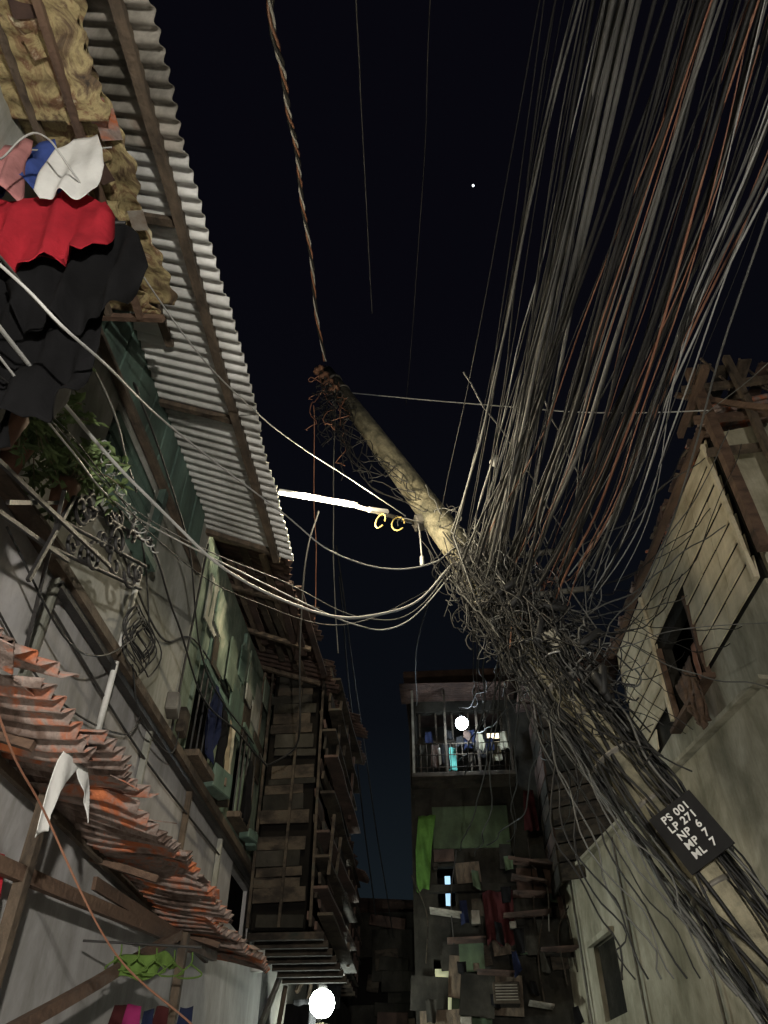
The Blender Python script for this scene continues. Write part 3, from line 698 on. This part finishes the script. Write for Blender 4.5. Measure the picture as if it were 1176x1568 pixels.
wire([(-1.36,1.41,3.65),(-1.39,1.96,3.81),(-1.50,2.80,4.20),(-1.12,4.02,4.67),(-.59,4.79,4.82),(-.23,5.35,5.17),(.25,5.58,5.90)],.0055,'clight')
wire([(-1.42,1.30,3.60),(-1.43,1.9,3.85),(-1.45,2.9,4.25),(-1.05,4.1,4.75),(-.55,4.9,4.95),(-.15,5.35,5.3),(.28,5.5,6.0)],.004,'cgrey')
wire([(-1.59,1.19,4.64),(-1.53,1.22,4.91),(-1.39,1.43,4.83),(-1.22,2.78,5.30),(-.91,4.08,5.97),(-.21,5.5,6.5)],.0045,'clight',.3)
wire([(-1.25,1.97,2.61),(-1.27,2.41,2.51),(-1.18,3.0,2.26),(-1.0,3.5,2.12)],.0045,'cbrown',1)
wire([(-1.3,1.5,3.95),(-1.35,1.95,4.2),(-1.45,2.5,4.3),(-1.55,2.9,4.45)],.006,'cgrey',1)
wire([(-1.4,1.2,3.5),(-1.42,2.0,3.9),(-1.5,3.2,4.35),(-1.3,4.4,4.8),(-.7,5.0,4.95),(-.1,5.4,5.5),(.3,5.5,5.9)],.004,'cblack',1)
wire([(-1.6,3.3,4.44),(-1.6,3.9,4.35),(-1.7,4.9,4.35),(-1.72,6.0,4.6),(-1.6,6.8,4.62)],.008,'cblack',0)
wire([(-1.55,2.6,4.9),(-1.6,3.8,4.9),(-1.72,5.0,4.6),(-1.7,6.6,4.75)],.007,'cblack',0)
wire([(-1.0,5.2,6.3),(-1.14,5.47,5.9),(-1.23,6.18,5.1),(-1.3,6.6,4.75),(-1.58,6.8,4.66),(-1.7,6.9,4.8)],.009,'cblack',0)
wire([(-1.05,6.0,9.0),(-1.10,6.6,7.9),(-1.12,7.2,6.96),(-1.1,7.6,6.3)],.007,'cgrey',0)
wire([(-1.30,6.0,8.7),(-1.30,6.5,7.7),(-1.28,6.8,6.9),(-1.25,6.8,6.2)],.006,'cbrown',0)
wire([(-1.36,10.3,8.0),(-1.34,12.5,6.7),(-1.3,15.2,5.5)],.012,'cblack',.5)
wire([(-1.2,9.5,7.6),(-1.1,12.5,6.3),(-1.0,15.5,5.2)],.010,'cblack',.5)
wire([(-.3,10.5,7.2),(-.2,8.0,6.6),(.1,6.0,6.3)],.006,'cblack',0)
wire([(-1.05,6.33,9.45),(.80,5.93,8.55),(2.0,5.7,8.05),(2.98,5.5,7.75)],.007,'clight',0)
wire([(2.98,5.5,7.75),(3.2,4.5,7.3),(3.4,3.0,6.9)],.006,'cgrey',0)
for k in range(18):
    a=pole(R.uniform(.20,.42))+V((.15,-.2,0)); s=R.uniform(-.3,4.0); q=A+dd*s
    b=V((q.x-.08,q.y-R.random()*.6,R.uniform(4.9,7.7)))
    g[R.choice(['cblack','cgrey','cblack','cblack'])].append((sag(a,b,R.uniform(.02,.5),24,.10,k),R.uniform(.003,.007)))
for k in range(6):
    a=V((1.40,5.8,5.75)); q=A+dd*R.uniform(0,3.5); b=V((q.x-.08,q.y,R.uniform(5.6,8.0)))
    g['cblack'].append((sag(a,b,R.uniform(.05,.3),24,.08,k+30),.005))
for a,b in [((.35,3.9,6.6),(1.5,5.7,5.9)),((1.0,4.2,6.7),(1.6,5.4,5.9)),((1.6,5.4,5.9),(1.3,5.8,5.3)),((1.4,4.6,6.6),(1.0,5.9,5.1)),((.0,5.5,6.9),(.3,5.5,6.1))]:
    g['cgrey'].append((sag(a,b,.06,20,.08,3),.007))
wire([(-.29,1.47,7.42),(-.44,3.06,9.38),(-.58,5.68,10.21)],.005,'cgrey',1)
wire([(.2,1.5,7.6),(.1,3.4,8.6),(-.2,6.4,9.2)],.004,'cblack',1)
for k in range(18):
    a=pole(R.uniform(.25,.45))+V((R.uniform(-.1,.3),.1,0)); b=V((R.uniform(.0,2.0),11.5,R.uniform(5,8)))
    g['cblack'].append((sag(a,b,R.uniform(.1,.5),24,.1,k+60),R.uniform(.004,.01)))
for k in range(9):
    a=pole(.24+R.uniform(0,.12))+V((-.2,-.1,0)); b=pole(-.05)+V((-.30-.07*k,-.05,0))
    g[R.choice(['cgrey','cblack','cblack'])].append((sag(a,b,.08+.03*k,24,.15,k+80),.006))
for k,v in g.items(): cables(OC,k,v,M[k],0)
TS=root('twisted_service_cable')
tw=smooth_pts([(-.45,0,5.0),(-.66,1.15,6.25),(-.85,2.05,7.48),(-1.00,3.13,8.51),(-1.13,4.58,9.13),(-1.20,5.9,9.55)],60)
ln=[[],[],[]]
dist=0
for i2,p in enumerate(tw):
    if i2: dist+=(p-tw[i2-1]).length
    an=dist/.62*6.283+2.2*math.sin(dist*1.3); d=(tw[min(i2+1,len(tw)-1)]-tw[max(0,i2-1)]).normalized(); s=d.cross(V((0,0,1))).normalized(); u=s.cross(d)
    q=nz3(dist*.8,3.3)*.06
    for k in range(3): ln[k].append(p+q+(s*math.cos(an+k*2.09)+u*math.sin(an+k*2.09))*.012)
cables(TS,'black_strand',[(ln[0],.012)],M['cblack']); cables(TS,'orange_strand',[(ln[1],.010)],M['cbrown']); cables(TS,'pale_strand',[(ln[2],.009)],M['clight'])
TT=root('pole_top_wires'); la=[];lb=[]
for k in range(34):
    a=pole(R.uniform(.84,1.0))+V((clampg(-.08,.06,.12),-.14,0)); b=a+V((clampg(-.05,.09,.2),clampg(-.1,.1,.2),-R.uniform(.3,1.3)))
    (la if k%5 else lb).append((sag(a,b,R.uniform(-.05,.2),18,.2,k+5),.005))
for k in range(10):
    a=pole(.9)+V((-.15,-.2,-.4)); b=pole(R.uniform(.52,.7))+V((-.1,-.2,0)); la.append((sag(a,b,R.uniform(.1,.7),20,.3,k+50),.005))
cables(TT,'black',la,M['cblack']); cables(TT,'orange',lb,M['cbrown'])

# ------------------------------------------------------------------ FLUORESCENT LAMP
FL=root('fluorescent_street_lamp')
ta=V((-1.2,4.5,5.93)); tb=V((-.10,5.62,6.59)); td=(tb-ta)
mid=ta+td*.52
tube(FL,'glass_tube',[ta,mid],.015,emis('tube_light',(1,.96,.82),4),10)
tube(FL,'reflector',[ta+V((0,.01,.036)),mid+V((0,.01,.036))],.018,M['white'],10)
tube(FL,'arm',[mid,tb+V((0,.1,0))],.020,M['steel'],10)
box(FL,'ballast',mid+td*.16+V((0,0,-.01)),(.26,.05,.04),M['white'],rot=(0,-.45,.8))
box(FL,'clamp',tb+V((.03,.05,-.03)),(.12,.16,.10),M['steel'],rot=(0,-.4,.2))
cables(FL,'dangling_wire',[(smooth_pts([tb,tb+V((.02,0,-.2)),tb+V((.03,.0,-.5))]),.008)],M['clight'])
tube(FL,'dangling_plug',[tb+V((.03,0,-.5)),tb+V((.03,0,-.6))],.018,M['white'],8)
RG=root('rope_rings')
ln=[]
for cx in (.70,.84):
    c=ta+td*cx+V((0,0,-.13))
    ln.append(([c+V((.040*math.cos(t/5)+.02*math.sin(t/5+cx*9),.02*math.sin(t/5),.10*math.sin(t/5))) for t in range(29)],.008))
cables(RG,'rings',ln,M['yellow'])
def plight(parent,name,loc,p,col,r=.1):
    l=bpy.data.lights.new(name,'POINT'); l.energy=p; l.color=col; l.shadow_soft_size=r
    o=link(bpy.data.objects.new(name,l),parent); o.location=loc; return o
for k,f_ in enumerate((.2,.5)):
    plight(FL,'tube_glow',ta+td*f_+V((0,-.06,-.05)),105,(1,.86,.60),.08)
cc=root('cable_connector'); tube(cc,'body',[(.62,4.95,6.60),(.66,5.0,6.72)],[.035,.028],M['clwhite'],10)

# ------------------------------------------------------------------ LAMPS
def lamp(name,loc,p,col,armdir,rb=.06,es=60,shade=True):
    S=root(name); loc=V(loc)
    bm=bmesh.new(); bmesh.ops.create_uvsphere(bm,u_segments=16,v_segments=10,radius=rb)
    vs=[v.co+loc for v in bm.verts]; fs=[[v.index for v in f.verts] for f in bm.faces]
    mesh('bulb',vs,fs,emis(name+'_bulb',col,es),S,True)
    tube(S,'socket',[loc+V((0,0,rb*.8)),loc+V((0,0,rb*1.6))],rb*.35,M['iron'],10)
    if shade: tube(S,'shade',[loc+V((0,0,rb*1.2)),loc+V((0,0,rb*2.3))],[rb*2.2,rb*.6],M['steel'],16,caps=False)
    ar=V(armdir); tube(S,'arm',[loc+V((0,0,rb*1.6)),loc+V((0,0,rb*2.4)),loc+V((0,0,rb*2.3))+ar],.012,M['iron'],8)
    plight(S,'light',loc+V((0,-.05,-rb*1.6)),p,col,.06); return S
lamp('street_lamp',(-1.52,10.5,3.36),100,(.92,1,.88),(-.45,.2,.1),.15,60,False)
lamp('balcony_lamp',(.38,11.3,7.24),26,(.80,.93,1),(0,.5,.3),.10,60,False)
# the alley's unseen street lamp just behind the viewer that lights the foreground
lamp('street_lamp',(.9,-2.4,2.35),1550,(1,.94,.83),(1.2,0,.1),.07,40)
lamp('added_bulb',(-1.0,1.25,1.85),18,(1,.88,.70),(-.8,0,.1),.03,30,False)  # unseen bulb added left of frame to brighten the awning underside and rag
